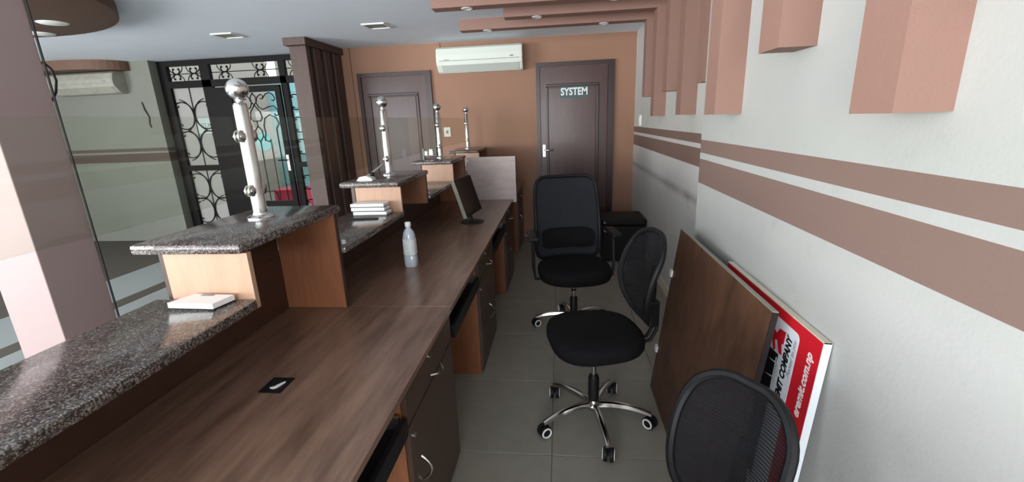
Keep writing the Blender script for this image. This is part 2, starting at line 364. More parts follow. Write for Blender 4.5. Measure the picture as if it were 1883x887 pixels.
# ------------------------------------------------------------------ doors on the back wall
def door(n, x0, x1, zt):
    fr = struct('door_%d' % n, MB().box(x0, x0+.045, YB-.035, YB, 0, zt).box(x1-.075, x1, YB-.035, YB, 0, zt).box(x0+.045, x1-.075, YB-.035, YB, zt-.05, zt), M_doorf)
    a, b = x0+.05, x1-.08
    lf = B(a, b, YB-.02, YB-.004, .01, zt-.055).build('leaf', M_door, fr)
    px0, px1, pz1, pz0 = a+.10, b-.13, zt-.29, .25
    mo = MB()
    for (xa, xb, za, zb) in [(px0-.03, px0, pz0, pz1), (px1, px1+.03, pz0, pz1), (px0-.03, px1+.03, pz1, pz1+.035), (px0-.03, px1+.03, pz0-.035, pz0)]:
        mo.box(xa, xb, YB-.036, YB-.02, za, zb, bev=.006)
    mo.build('moulding', M_doorf, lf)
    B(px0+.01, px1-.01, YB-.026, YB-.02, pz0+.01, pz1-.01, bev=.004).build('panel', M_door, lf)
    return fr, lf
d1, leaf1 = door(1, -.283, .672, 2.214)
hd = B(-.215, -.175, YB-.03, YB-.02, 1.07, 1.23, bev=.004).build('handle_plate', M_chrome2, leaf1)
MB().tube([(-.195, YB-.03, 1.16), (-.195, YB-.065, 1.16), (-.17, YB-.07, 1.16), (-.08, YB-.068, 1.158)], .009, 8).build('handle', M_chrome, leaf1, smooth=True)
B(.012, .36, YB-.029, YB-.026, 1.79, 1.935).build('name_plate', M_teal, leaf1)
text_mb('SYSTEM', .122, lambda u, v, w: (.186+u, YB-.029-w, 1.822+v), .0015, offset=.0035, xscale=.80, align='CENTER').build('lettering', M_white, leaf1)
d2, leaf2 = door(2, -2.583, -1.614, 2.197)
MB().lathe([(.001, -.03), (.02, -.03), (.024, -.02), (.01, -.012), (.01, 0)], 14, (-1.74, YB-.02, 1.02), 'Y').build('knob', M_chrome2, leaf2, smooth=True)
struct('trim_%d' % k, B(-2.66, -2.652, YB-.004, YB, .6, ZC).box(-1.476, -1.468, YB-.004, YB, 2.44, ZC), M_disc); k += 1
t = thing('wall_socket', 'white socket plate on the brown wall behind the glass', 'socket', (-1.455, YB, 1.43))
B(-1.50, -1.41, YB-.012, YB, 1.37, 1.49, bev=.003).build('plate', M_white, t); B(-1.47, -1.44, YB-.016, YB-.012, 1.41, 1.45, bev=.002).build('rocker', M_acd, t)
t = thing('light_switch', 'small white switch on the recessed right wall above the stripes', 'switch', (XF, 5.40, 1.49))
B(XF-.022, XF, 5.36, 5.44, 1.43, 1.55, bev=.003).build('plate', M_white, t); B(XF-.026, XF-.022, 5.385, 5.415, 1.46, 1.52, bev=.001).build('rocker', M_white, t)

# ------------------------------------------------------------------ split air conditioners
def aircon(x0, x1, z0, z1, m, label):
    t = thing('air_conditioner', label, 'air conditioner', ((x0+x1)/2, YB, z0))
    h = z1-z0
    prof = [(0, z1), (-.13, z1-.005), (-.175, z1-.03), (-.195, z1-.10), (-.20, z0+.13), (-.185, z0+.085), (-.12, z0+.015), (-.09, z0), (0, z0)]
    MB().prism(prof, x0, x1, lambda a, b, d: (d, YB+a, b)).build('casing', m, t)
    for xa, xb in ((x0-.014, x0), (x1, x1+.014)):
        MB().prism([(p*.985, z0+.003+(q-z0)*.985) for p, q in prof], xa, xb, lambda a, b, d: (d, YB+a, b)).build('end_cap', m, t)
    # outlet louvre along the slanting lower front
    d = Vector((0, .065, -.07)).normalized()
    lo = MB().add([(x0+.05, YB-.188, z0+.078), (x1-.03, YB-.188, z0+.078), (x1-.03, YB-.122, z0+.008), (x0+.05, YB-.122, z0+.008),
                   (x0+.05, YB-.182, z0+.084), (x1-.03, YB-.182, z0+.084), (x1-.03, YB-.116, z0+.014), (x0+.05, YB-.116, z0+.014)],
                  [(0, 1, 2, 3), (4, 7, 6, 5), (0, 4, 5, 1), (1, 5, 6, 2), (2, 6, 7, 3), (3, 7, 4, 0)])
    lo.build('louvre', M_acd if m is M_acd else M_part_ac, t)
    B(x0+.02, x1-.02, YB-.2035, YB-.199, z0+.128, z0+.133).build('seam', M_grey, t)
    B(x1-.13, x1-.09, YB-.203, YB-.197, z0+.15, z0+.162).build('display', M_grey, t)
    B(x0+.08, x0+.15, YB-.203, YB-.197, z0+.138, z0+.144).build('badge', M_grey, t)
    return t
M_part_ac = mat('louvre_plastic', (196, 204, 196), .35)
aircon(-1.47, -.45, 2.14, 2.44, M_acw, 'white split air conditioner on the brown wall between two doors')
aircon(-6.86, -5.90, 2.10, 2.385, M_acd, 'dusty grey split air conditioner high on the striped lobby wall')

# ------------------------------------------------------------------ slatted wooden screen
t = thing('wooden_screen', 'dark brown slatted wooden screen standing against the back wall', 'screen', (-2.87, 5.45, 0))
B(-3.0, -2.74, 4.976, YB, 2.43, 2.508, bev=.004).build('top_rail', M_div, t)
for ya, yb_ in [(5.03, 5.11), (5.20, 5.33), (5.44, 5.57), (5.66, 5.86)]:
    B(-2.968, -2.77, ya, yb_, 0, 2.43, bev=.006).build('slat', M_div, t)
B(-2.99, -2.75, 5.0, YB, 0, .07).build('bottom_rail', M_div, t) if False else None

# ------------------------------------------------------------------ iron grille front (fixed panel, door, side panel)
def arc(cx, cz, r, a0, a1, n=14): return [(cx+r*math.cos(a0+(a1-a0)*i/n), cz+r*math.sin(a0+(a1-a0)*i/n)) for i in range(n+1)]
def cscroll(cx, cz, r, side, curl=.28):
    """C scroll that touches x=cx, bulging towards side; ends curl inward"""
    pts = []
    ccx = cx+side*r
    a0, a1 = math.radians(68), math.radians(292)
    body = [(ccx+side*r*math.cos(t), cz+r*1.12*math.sin(t)) for t in [a0+(a1-a0)*i/22 for i in range(23)]]
    def sp(end, sgn):
        ex, ez = end; out = []
        for j in range(1, 9):
            w = j/8*PI*1.3; rr = r*curl*(1-.55*j/8)
            out.append((ex+side*rr*math.sin(w), ez-sgn*rr*(1-math.cos(w))))
        return out
    return sp(body[0], 1)[::-1]+body+sp(body[-1], -1)
def iron(parent, pts, r=.008, y=YG-.02, name='scroll'):
    return MB().tube([(a, y, b) for a, b in pts], r, 6).build(name, M_iron, parent, smooth=True)
g = thing('iron_grille', 'black wrought iron grille partition with scrollwork left of the screen', 'grille', (-4.3, YG, 0))
fr = MB()
XR = -2.9
fr.box(-5.5, -5.37, YG-.06, YG, 0, 2.505); fr.box(-5.37, XR, YG-.06, YG, 2.435, 2.505); fr.box(-5.37, XR, YG-.06, YG, 2.15, 2.24)
fr.box(-4.88, -4.745, YG-.06, YG, 0, 2.435); fr.box(-3.735, -3.65, YG-.06, YG, 0, 2.435); fr.box(-5.37, -4.88, YG-.06, YG, 1.01, 1.085); fr.box(-3.65, XR, YG-.06, YG, 1.02, 1.09)
fr.box(-5.37, -4.88, YG-.06, YG, 0, .09); fr.box(-3.65, XR, YG-.06, YG, 0, .09); fr.box(-2.96, XR, YG-.06, YG, 0, 2.435)
fr.build('frame', M_iron, g)
def pair(cx, cz, r, horiz=False):
    for s_ in (-1, 1):
        p = cscroll(cx, cz, r, s_) if not horiz else [(cx+(b-cz), cz+(a-cx)) for a, b in cscroll(cx, cz, r, s_)]
        iron(g, p)
        q = [(cx+(a-cx)*1.0+s_*0.0, cz+(b-cz)*1.0) for a, b in p]
xm = -5.125
iron(g, [(xm, .1), (xm, 2.15)], .006, name='bar')
for cz in (1.78, 1.38, .78, .42): pair(xm, cz, .165)
for cz in (1.78, 1.38, .78, .42):                                # slim outer bows behind the pairs
    for s_ in (-1, 1):
        iron(g, [(xm+s_*(.012+.215*(1-math.cos(t))), cz+.225*math.sin(t)) for t in [-PI*.44+PI*.88*i/16 for i in range(17)]], .006)
iron(g, [(-5.37, 2.335), (-4.88, 2.335)], .006, name='bar'); iron(g, [(-4.745, 2.335), (-3.735, 2.335)], .006, name='bar'); iron(g, [(-3.65, 2.335), (-2.96, 2.335)], .006, name='bar')
for cx in (-5.26, -5.0, -4.54, -4.02, -3.5):
    pair(cx, 2.335, .045, True)
    for s_ in (-1, 1):
        iron(g, [(cx+.075*math.sin(w)*1.35, 2.335+s_*(.004+.09*(1-math.cos(w)))) for w in [-PI*.5+PI*i/14 for i in range(15)]], .006)
for xx in (-3.50, -3.28, -3.08):
    iron(g, [(xx, 1.09), (xx, 2.15)], .006, name='bar')
for cz in (1.9, 1.6, 1.3, .8, .45): pair(-3.5, cz, .09)
B(-5.37, -4.88, YG-.012, YG-.006, .09, 2.15).build('pane', M_frost, g); B(-5.37, -4.88, YG-.012, YG-.006, 2.24, 2.435).build('pane', M_clear, g)
B(-4.745, -3.735, YG-.012, YG-.006, 2.24, 2.435).build('pane', M_clear, g); B(-3.65, -2.96, YG-.012, YG-.006, .09, 2.435).build('pane', M_clear, g)
nt_ = B(-5.14, -4.90, YG-.016, YG-.0125, 1.53, 1.74).build('notice', M_paper, g)
text_mb('ATB', .085, lambda u, v, w: (-4.915+u, YG-.0165-w, 1.61+v), .001, mirror=True).build('lettering', M_grey, nt_)
# the door leaf in the grille
gd = thing('grille_door', 'black iron door with scroll tops and thin vertical bars', 'door', (-4.24, YG-.07, 0))
L0, L1, dy0, dy1 = -4.74, -3.74, YG-.10, YG-.06
MB().box(L0, L0+.28, dy0, dy1, .02, 2.13).box(L1-.075, L1, dy0, dy1, .02, 2.13).box(L0+.28, L1-.075, dy0, dy1, 2.05, 2.13).box(L0+.28, L1-.075, dy0, dy1, .02, .55).build('leaf_frame', M_iron, gd)
yd = YG-.08
def ir(pts, r=.007, name='scroll'): return iron(gd, pts, r, yd, name)
cx = -4.16
for s_ in (-1, 1):
    ir([(cx+s_*x, z) for x, z in [(.0, 1.88), (.05, 1.94), (.03, 2.0), (-.01, 2.04)]])
    ir([(cx+s_*x, z) for x, z in [(0, 1.88), (.07, 1.79), (.085, 1.71), (.05, 1.665), (.0, 1.67)]])
    ir([(cx+s_*x, z) for x, z in [(.03, 1.94), (.07, 1.99), (.12, 2.02), (.15, 1.99), (.13, 1.955), (.10, 1.965)]])
    ir([(cx+s_*x, z) for x, z in [(.13, 1.955), (.19, 2.02), (.25, 2.035), (.30, 2.0), (.315, 1.95), (.29, 1.925), (.265, 1.94)]])
    ir([(cx+s_*x, z) for x, z in [(.03, 1.92), (.06, 1.85), (.12, 1.82), (.20, 1.85), (.28, 1.86), (.33, 1.81), (.33, 1.74), (.29, 1.73), (.275, 1.76)]])
    ir([(cx+s_*x, z) for x, z in [(.07, 1.40), (.10, 1.5), (.09, 1.6), (.12, 1.70), (.20, 1.745), (.28, 1.71), (.32, 1.63), (.27, 1.56), (.27, 1.4), (.27, .56)]])
    ir([(cx+s_*x, z) for x, z in [(0, 1.60), (.05, 1.54), (.055, 1.46), (0, 1.39)]])
    ir([(cx+s_*x, z) for x, z in [(.055, 1.47), (.09, 1.40), (.13, 1.385), (.16, 1.42)]])
    ir([(cx+s_*.155, 1.41), (cx+s_*.155, .56)], .005, 'bar')
    ir([(cx+s_*x, z) for x, z in [(0, .68), (.07, .70), (.12, .65), (.13, .56)]])
ir([(cx, 1.67), (cx, 1.60)], .006, 'bar'); ir([(cx, 1.39), (cx, .56)], .006, 'bar')
B(L1-.06, L1-.025, dy0-.01, dy0, .98, 1.2, bev=.003).build('handle_plate', M_chrome2, gd)
MB().tube([(L1-.04, dy0-.01, 1.13), (L1-.04, dy0-.045, 1.13), (L1-.16, dy0-.045, 1.13)], .009, 8).build('handle', M_iron, gd, smooth=True)
B(L0+.28, L1-.075, YG-.074, YG-.070, .55, 2.05).build('pane', M_clear, gd)
# passage beyond the grille
struct('floor_outside', B(-11, 0, YG, 10, -.06, 0), M_lobby)
struct('wall_outside', B(-11, -5.73, 8.6, 8.8, 0, 3.2).box(-5.60, 0, 8.9, 9.1, 0, 3.2), M_out1)
ow = struct('door_3', B(-5.73, -4.3, 8.70, 8.74, 0, 2.42), M_out2)
for i in range(8):
    B(-5.73, -4.3, 8.69, 8.70, .15+.3*i, .165+.3*i).build('slat', M_out2, ow)
tag(MB().lathe([(.001, -.02), (.17, -.02), (.18, -.01), (.18, 0)], 32, (-5.91, 8.6, 1.31), 'Y').build('round_sign', M_out4, smooth=True), 'round turquoise disc on the outside wall behind the iron door', 'sign')
struct('passage_sky_blocker', B(-11, 0, YG+.05, 7.3, 3.2, 3.3), M_ceil)  # unseen slab added to hold back sky light over the passage
t = thing('plastic_stool', 'red plastic stool outside behind the iron grille door', 'stool', (-5.03, 7.9, 0))
bx, by = -5.03, 7.9
B(bx-.25, bx+.25, by-.22, by+.22, .43, .47, bev=.012).build('seat', M_out3, t)
for sy in (-1, 1): B(bx-.235, bx+.235, by+sy*.205-.008, by+sy*.205+.008, .14, .43, bev=.003).build('apron', M_out3, t)
for sx in (-1, 1): B(bx+sx*.235-.008, bx+sx*.235+.008, by-.197, by+.197, .14, .43, bev=.003).build('apron', M_out3, t)
for sx in (-1, 1):
    for sy in (-1, 1): MB().tube([(bx+sx*.22, by+sy*.19, .43), (bx+sx*.24, by+sy*.21, 0)], .02, 8).build('leg', M_out3, t)

# ------------------------------------------------------------------ reception counter: front panel, granite ledges, raised hoods
XG, XR_, XO = -.933, -1.218, -1.262       # staff-side edge, front panel face, lobby-side edge
ZD, ZL, ZT = .775, 1.052, 1.23            # worktop, ledge, hood top
t = thing('reception_counter', 'dark brown lobby-side panel of the long teller counter, below the granite', 'counter', (XR_, 2.6, 0))
B(XR_-.03, XR_, -1.2, YB-.01, 0, ZL-.033).build('front_panel', M_dark, t)
B(XR_-.034, XR_-.03, -1.2, YB-.01, 0, .1).build('kick_strip', M_doorf, t)
P = 1.33
hoods = [1.157+P*i for i in range(4)]
bod = -1.2
GL = ['nearest speckled granite ledge with the flat white box on it', 'granite ledge between the first and second hoods, holding three white pads', 'granite ledge between the second and third hoods, beside the monitor', 'farthest granite ledge behind the pale upright board']
HL = ['nearest raised granite-topped hood carrying the tallest-looking steel post', 'second granite-topped hood with the grey clip stand on it', 'third granite-topped hood, next to the pale upright board', 'last granite-topped hood against the brown back wall']
for i, y0 in enumerate(hoods):
    # ledge between the previous hood and this one
    tag(B(XO, XG+.012, bod, y0+.019, ZL-.032, ZL, bev=.010).build('granite_ledge', M_gran, smooth=True), GL[i], 'ledge', 'granite ledges')
    t = thing('counter_hood', HL[i], 'counter hood', (-1.08, y0+.3, ZD), group='raised counter hoods')
    y1 = y0+.625 if i < 3 else y0+.6
    yp = y0+.598
    zb = ZL-.055 if i == 1 else ZD+.001
    B(XO-.03, XG, y0, y1, ZT-.032, ZT, bev=.010).build('granite_top', M_gran, t, smooth=True)
    B(-1.205, XG+.004, y0+.02, y0+.038, ZL-.032, ZT-.032).build('near_panel', M_beech, t)
    ep = B(XR_+.001, XG-.012, yp-.018, yp, zb, ZT-.032).build('end_panel', M_orange, t)
    B(XG-.012, XG-.007, yp-.018, yp, zb, ZT-.032).build('edge_band', M_dark, ep)
    B(XR_-.02, XR_, y0+.038, yp-.018, ZL-.032, ZT-.032).build('back_panel', M_dark, t)
    bod = yp
# ------------------------------------------------------------------ worktops
XD = -.475
tag(B(XR_+.001, XD, -1.0, 1.754, ZD-.022, ZD, bev=.0015).build('worktop', M_desk), 'nearest brown laminate worktop with a cable hole', 'worktop', 'laminate worktops')
tag(B(XR_+.001, XD, 1.757, 4.43, ZD-.022, ZD, bev=.0015).build('worktop', M_desk), 'far brown laminate worktop carrying the bottle and the monitor', 'worktop', 'laminate worktops')
tag(B(XR_+.001, XD, 4.46, YB-.01, ZD-.022, ZD, bev=.0015).build('worktop', M_desk), 'last brown worktop hidden behind the grey upright board', 'worktop', 'laminate worktops')
# cable grommet
t = thing('cable_grommet', 'black square cable outlet set in the nearest worktop with crumpled tissue', 'cable outlet', (-.887, 1.14, ZD))
MB().box(-.923, -.851, 1.10, 1.112, ZD, ZD+.003).box(-.923, -.851, 1.168, 1.18, ZD, ZD+.003).box(-.923, -.911, 1.112, 1.168, ZD, ZD+.003).box(-.863, -.851, 1.112, 1.168, ZD, ZD+.003).build('rim', M_black, t)
B(-.911, -.863, 1.112, 1.168, ZD, ZD+.0012).build('well', M_rubber, t)
ts = [(-.898, 1.121), (-.887, 1.128), (-.879, 1.143), (-.868, 1.156), (-.873, 1.14), (-.878, 1.126), (-.886, 1.119)]
MB().prism(ts, ZD+.0012, ZD+.006, lambda a, b, d: (a, b, d)).build('tissue', M_white, t)

# ------------------------------------------------------------------ under-counter cabinets
def handle_arc(parent, y, z, vert, L=.10, x=XD):
    pts = []
    for i in range(11):
        s_ = -1+2*i/10; d = .032*(1-s_*s_)
        pts.append((x+.004+d, y, z+s_*L/2) if vert else (x+.004+d, y+s_*L/2, z-.008*(1-s_*s_)))
    h = MB().tube(pts, .0045, 6).build('handle', M_chrome, parent, smooth=True)
def cabinet(y0, label, y1=None, ajar=False):
    y1 = y1 or y0+.59
    t = thing('cabinet', label, 'cabinet', ((XR_+XD)/2, (y0+y1)/2, 0), group='cabinets under the counter')
    x0, x1 = -.95, XD-.030
    B(x0, x1, y0, y0+.018, .0, ZD-.024).build('side_panel', M_orange, t); B(x0, x1, y1-.018, y1, 0, ZD-.024).build('side_panel', M_orange, t)
    B(x0, x1, y0+.018, y1-.018, .05, .068).build('bottom', M_dark, t); B(x0, x0+.01, y0+.018, y1-.018, .068, ZD-.024).build('back', M_dark, t)
    B(x1-.05, x1-.035, y0+.018, y1-.018, 0, .05).build('plinth', M_dark, t)
    dr = B(x1+.001, x1+.019, y0+.003, y1-.003, .622, ZD-.03, bev=.0015).build('drawer', M_front, t)
    handle_arc(dr, (y0+y1)/2-.0, .655, False, x=x1+.019)
    lk = MB().lathe([(.009, 0), (.009, .004), (.005, .006), (.001, .006)], 12, (x1+.019, (y0+y1)/2-.03, .722), 'X').build('lock', M_chrome, dr, smooth=True)
    do = B(x1+.001, x1+.019, y0+.003, y1-.003, .03, .612, bev=.0015).build('cabinet_door', M_front, t)
    if ajar: B(x1+.001, x1+.019, y0+.0015, y0+.003, .03, .612).build('edge_band', M_div, do)
    if not ajar: handle_arc(do, y0+.075, .40, True, x=x1+.019)
    else: handle_arc(do, y0+.29, .31, True, x=x1+.019)
    MB().lathe([(.009, 0), (.009, .004), (.005, .006), (.001, .006)], 12, (x1+.019, y0+.04, .56), 'X').build('lock', M_chrome, do, smooth=True)
    return t
cabinet(1.162, 'nearest dark cabinet with drawer and door under the first worktop')
cabinet(2.46, 'dark cabinet with drawer and door between the two knee spaces', ajar=True)
cabinet(3.82, 'dark cabinet with drawer and door below the grey upright board')
cabinet(5.13, 'farthest dark cabinet beside the brown back wall, behind the upright board')
for (ya, yb_, lab) in [(.15, 1.15, 'black keyboard tray under the nearest worktop beside the orange cabinet side'), (1.80, 2.44, 'black keyboard tray in the knee space of the second worktop'), (3.10, 3.80, 'black keyboard tray in the knee space below the monitor')]:
    t = thing('keyboard_tray', lab, 'tray', (-.68, (ya+yb_)/2, .62), group='keyboard trays')
    B(-.90, -.50, ya, yb_, .612, .630).build('shelf', M_black, t); B(-.50, -.482, ya, yb_, .600, .662, bev=.002).build('front_lip', M_black, t)
    for yy in (ya, yb_-.012): B(-.88, -.505, yy, yy+.012, .630, .672).build('slide_rail', M_chrome2, t)

# upright grey board at the end of the worktops
t = thing('partition_board', 'pale grey wood upright board standing across the counter end', 'board', (-.69, 4.445, ZD))
B(-.93, -.443, 4.434, 4.456, ZD-.03, 1.205, bev=.001).build('panel', M_part, t)
B(-.935, -.905, 4.405, 4.434, 1.155, 1.185, bev=.003).build('bracket', M_white, t)
B(-.4435, -.4405, 4.434, 4.456, ZD-.03, 1.205).build('edge_band', M_white, t)

# ------------------------------------------------------------------ steel posts and glass screens
XP = -1.128
posts = [1.545+P*i for i in range(4)]
plabels = ['nearest tall steel post with ball top on the first granite top', 'second steel ball-top post from the camera, in front of the left brown door', 'third steel ball-top post from the camera, right of the left brown door', 'farthest and smallest steel ball-top post near the brown wall']
def post(y, label):
    t = thing('steel_post', label, 'post', (XP, y, ZT), group='steel counter posts')
    MB().lathe([(.048, 0), (.048, .004), (.040, .010), (.028, .013), (.026, .02)], 28, (XP, y, ZT)).build('base_flange', M_chrome, t, smooth=True)
    MB().lathe([(.0245, .012), (.0245, .405), (.021, .414), (.012, .418)], 28, (XP, y, ZT)).build('tube', M_chrome, t, smooth=True)
    MB().lathe([(.012, .415), (.0115, .428), (.012, .432)], 20, (XP, y, ZT)).build('neck', M_chrome, t, smooth=True)
    MB().lathe([(.001+.036*math.sin(PI*i/16), .4615-.036*math.cos(PI*i/16)) for i in range(17)], 28, (XP, y, ZT)).build('ball', M_chrome, t, smooth=True)
    for s_ in (-1, 1):
        for z in (ZT+.105, ZT+.30):
            c = MB().lathe([(.021, .0), (.022, .003), (.021, .006), (.014, .007), (.014, .010), (.012, .011)], 24, (XP+.004, y+s_*.031, z), 'X')
            c.lathe([(.012, -.011), (.014, -.010), (.014, -.007), (.021, -.006), (.022, -.003), (.021, 0)], 24, (XP-.004, y+s_*.031, z), 'X')
            c.box(XP-.008, XP+.008, min(y, y+s_*.03), max(y, y+s_*.03), z-.006, z+.006)
            c.build('glass_clamp', M_chrome, t, smooth=True)
    return t
for y, l in zip(posts, plabels): post(y, l)
gl = ['glass screen pane running from the nearest post out past the camera', 'glass screen pane between the first and second steel posts', 'glass screen pane between the second and third steel posts', 'glass screen pane between the third and fourth steel posts']
ends = [-.9]+posts
for i in range(4):
    tag(B(XP-.004, XP+.004, ends[i]+(.027 if i else 0), ends[i+1]-.027, 1.315, 1.597).build('glass_pane', M_glass), gl[i], 'glass screen', 'counter glass screens')

# ------------------------------------------------------------------ small things on the counter
t = thing('switch_box', 'flat white box lying on the nearest granite ledge', 'box', (-1.07, 1.128, ZL))
mb = MB(); sk = .03
q = [(-1.145, 1.095), (-.998, 1.090), (-.983, 1.160), (-1.118, 1.166)]
mb.prism(q, ZL, ZL+.004, lambda a, b, d: (a, b, d)); mb.build('base', M_black, t)
MB().prism(q, ZL+.004, ZL+.020, lambda a, b, d: (a, b, d)).build('cover', M_white, t)
MB().prism([(-1.085, 1.150), (-1.045, 1.1495), (-1.043, 1.158), (-1.083, 1.1585)], ZL+.020, ZL+.0215, lambda a, b, d: (a, b, d)).build('slot', M_grey, t)
for i, (dx, dy) in enumerate([(0, 0), (-.012, .006), (-.016, .01)]):
    t = thing('white_pad', ['bottom of three white pads stacked on the second ledge', 'middle of three white pads stacked on the second ledge', 'top one of three white pads stacked on the second ledge'][i], 'pad', (-1.08+dx, 2.44+dy, ZL+.022*i), group='stacked white pads')
    z = ZL+.0225*i
    B(-1.185+dx, -.985+dx, 2.40+dy, 2.485+dy, z, z+.003).build('base', M_grey, t); B(-1.185+dx, -.985+dx, 2.40+dy, 2.485+dy, z+.003, z+.0205, bev=.003).build('cover', M_white, t)
tag(B(-1.16, -1.0, 2.30, 2.318, ZL, ZL+.006, bev=.001).build('dark_strip', M_black), 'thin dark strip lying before the stacked white pads', 'dark_strip')  # plain thin dark strip laid on the ledge
for (y, lab) in [(1.79, 'small white clip at the ledge edge behind the first raised hood'), (3.12, 'small white clip at the ledge edge behind the second raised hood')]:
    MBc = MB().prism([(0, 0), (.022, 0), (.016, .016), (.004, .02)], -.012, .0, lambda a, b, d, y=y: (XG-.01+d, y+a, ZL+b)); o = MBc.build('cable_clip', M_white); tag(o, lab, 'clip', 'white clips on the ledge')
t = thing('desk_clip_stand', 'small grey clip stand with a slanted arm on the second granite top', 'stand', (-1.16, 2.60, ZT))
MB().prism([(-.05, 0), (.05, 0), (.045, .014), (.01, .028), (-.03, .022)], 2.57, 2.625, lambda a, b, d: (-1.17+a, d, ZT+b)).build('base', M_acw, t)
MB().tube([(-1.165, 2.60, ZT+.018), (-1.14, 2.66, ZT+.045), (-1.10, 2.72, ZT+.085)], [.010, .009, .005], 8).build('arm', M_acd, t, smooth=True)
MB().lathe([(.012, -.01), (.013, 0), (.012, .01)], 14, (-1.145, 2.63, ZT+.032), 'X').build('pivot', M_black, t, smooth=True)
t = thing('card_stand', 'small clear stand with two white blocks on the third granite top', 'stand', (-1.20, 4.10, ZT))
B(-1.255, -1.245, 4.06, 4.10, ZT, ZT+.10).build('upright', M_acd, t); B(-1.255, -1.15, 4.06, 4.10, ZT+.03, ZT+.036).build('shelf', M_acd, t)
B(-1.238, -1.212, 4.06, 4.10, ZT+.036, ZT+.075, bev=.003).build('block', M_white, t); B(-1.195, -1.160, 4.06, 4.10, ZT+.036, ZT+.09, bev=.003).build('block', M_white, t)
# water bottle
t = thing('water_bottle', 'clear plastic water bottle with white cap on the worktop', 'bottle', (-.838, 2.32, ZD))
def sqring(r, z, n=20, p=4.0):
    out = []
    for i in range(n):
        w = 2*PI*i/n; c, s_ = math.cos(w), math.sin(w); k2 = (abs(c)**p+abs(s_)**p)**(-1/p); out.append((-.838+r*c*k2, 2.32+r*s_*k2, ZD+z))
    return out
def loft(rings):
    mb = MB(); n = len(rings[0])
    for r in rings: mb.v += r
    for i in range(len(rings)-1):
        for j in range(n): mb.f.append((i*n+j, i*n+(j+1) % n, (i+1)*n+(j+1) % n, (i+1)*n+j))
    mb.f.append(tuple(range(n))[::-1]); mb.f.append(tuple((len(rings)-1)*n+j for j in range(n)))
    return mb
loft([sqring(.030, 0), sqring(.034, .006), sqring(.034, .06), sqring(.032, .065), sqring(.033, .07), sqring(.033, .165, p=3), sqring(.033, .18, p=2.4), sqring(.028, .20, p=2), sqring(.014, .220, p=2), sqring(.013, .232, p=2)]).build('body', M_bottle, t, smooth=True)
loft([sqring(.0345, .072), sqring(.0345, .16, p=3.2)]).build('label_wrap', M_label, t, smooth=True)
cp = loft([sqring(.0155, .228, p=2), sqring(.0165, .23, p=2), sqring(.0165, .25, p=2), sqring(.0145, .253, p=2)]).build('cap', M_white, t, smooth=True)
# monitor
t = thing('monitor', 'small black flat monitor tilted back on the worktop', 'monitor', (-.70, 3.42, ZD))
R = Matrix.Translation((-.725, 3.43, .985)) @ Matrix.Rotation(math.radians(-8), 4, 'Z') @ Matrix.Rotation(math.radians(-17), 4, 'Y')
w_, h_ = .185, .148
B(-.022, -.004, -w_, w_, -h_, h_, bev=.004).xf(R).build('back_shell', M_black, t)
bz = MB().box(-.004, .008, -w_, w_, -h_, -h_+.02).box(-.004, .008, -w_, w_, h_-.014, h_).box(-.004, .008, -w_, -w_+.014, -h_+.02, h_-.014).box(-.004, .008, w_-.014, w_, -h_+.02, h_-.014)
bz.xf(R).build('bezel', M_black, t)
B(-.004, .003, -w_+.014, w_-.014, -h_+.02, h_-.014).xf(R).build('screen', M_screen, t)
B(-.02, .0085, -w_-.003, -w_+.001, -h_, h_).xf(R).build('edge_highlight', M_acd, t)  # pale strip paints the highlight along the near edge of the frame
MB().prism([(-.03, 0), (.03, 0), (.022, .19), (-.022, .19)], -.0, .018, lambda a, b, d: (-.715+d-.03*b/.19, 3.42+a, ZD+.01+b)).build('neck', M_black, t)
MB().lathe([(.095, 0), (.095, .006), (.05, .014), (.001, .016)], 28, (-.70, 3.42, ZD)).build('foot', M_black, t, smooth=True)

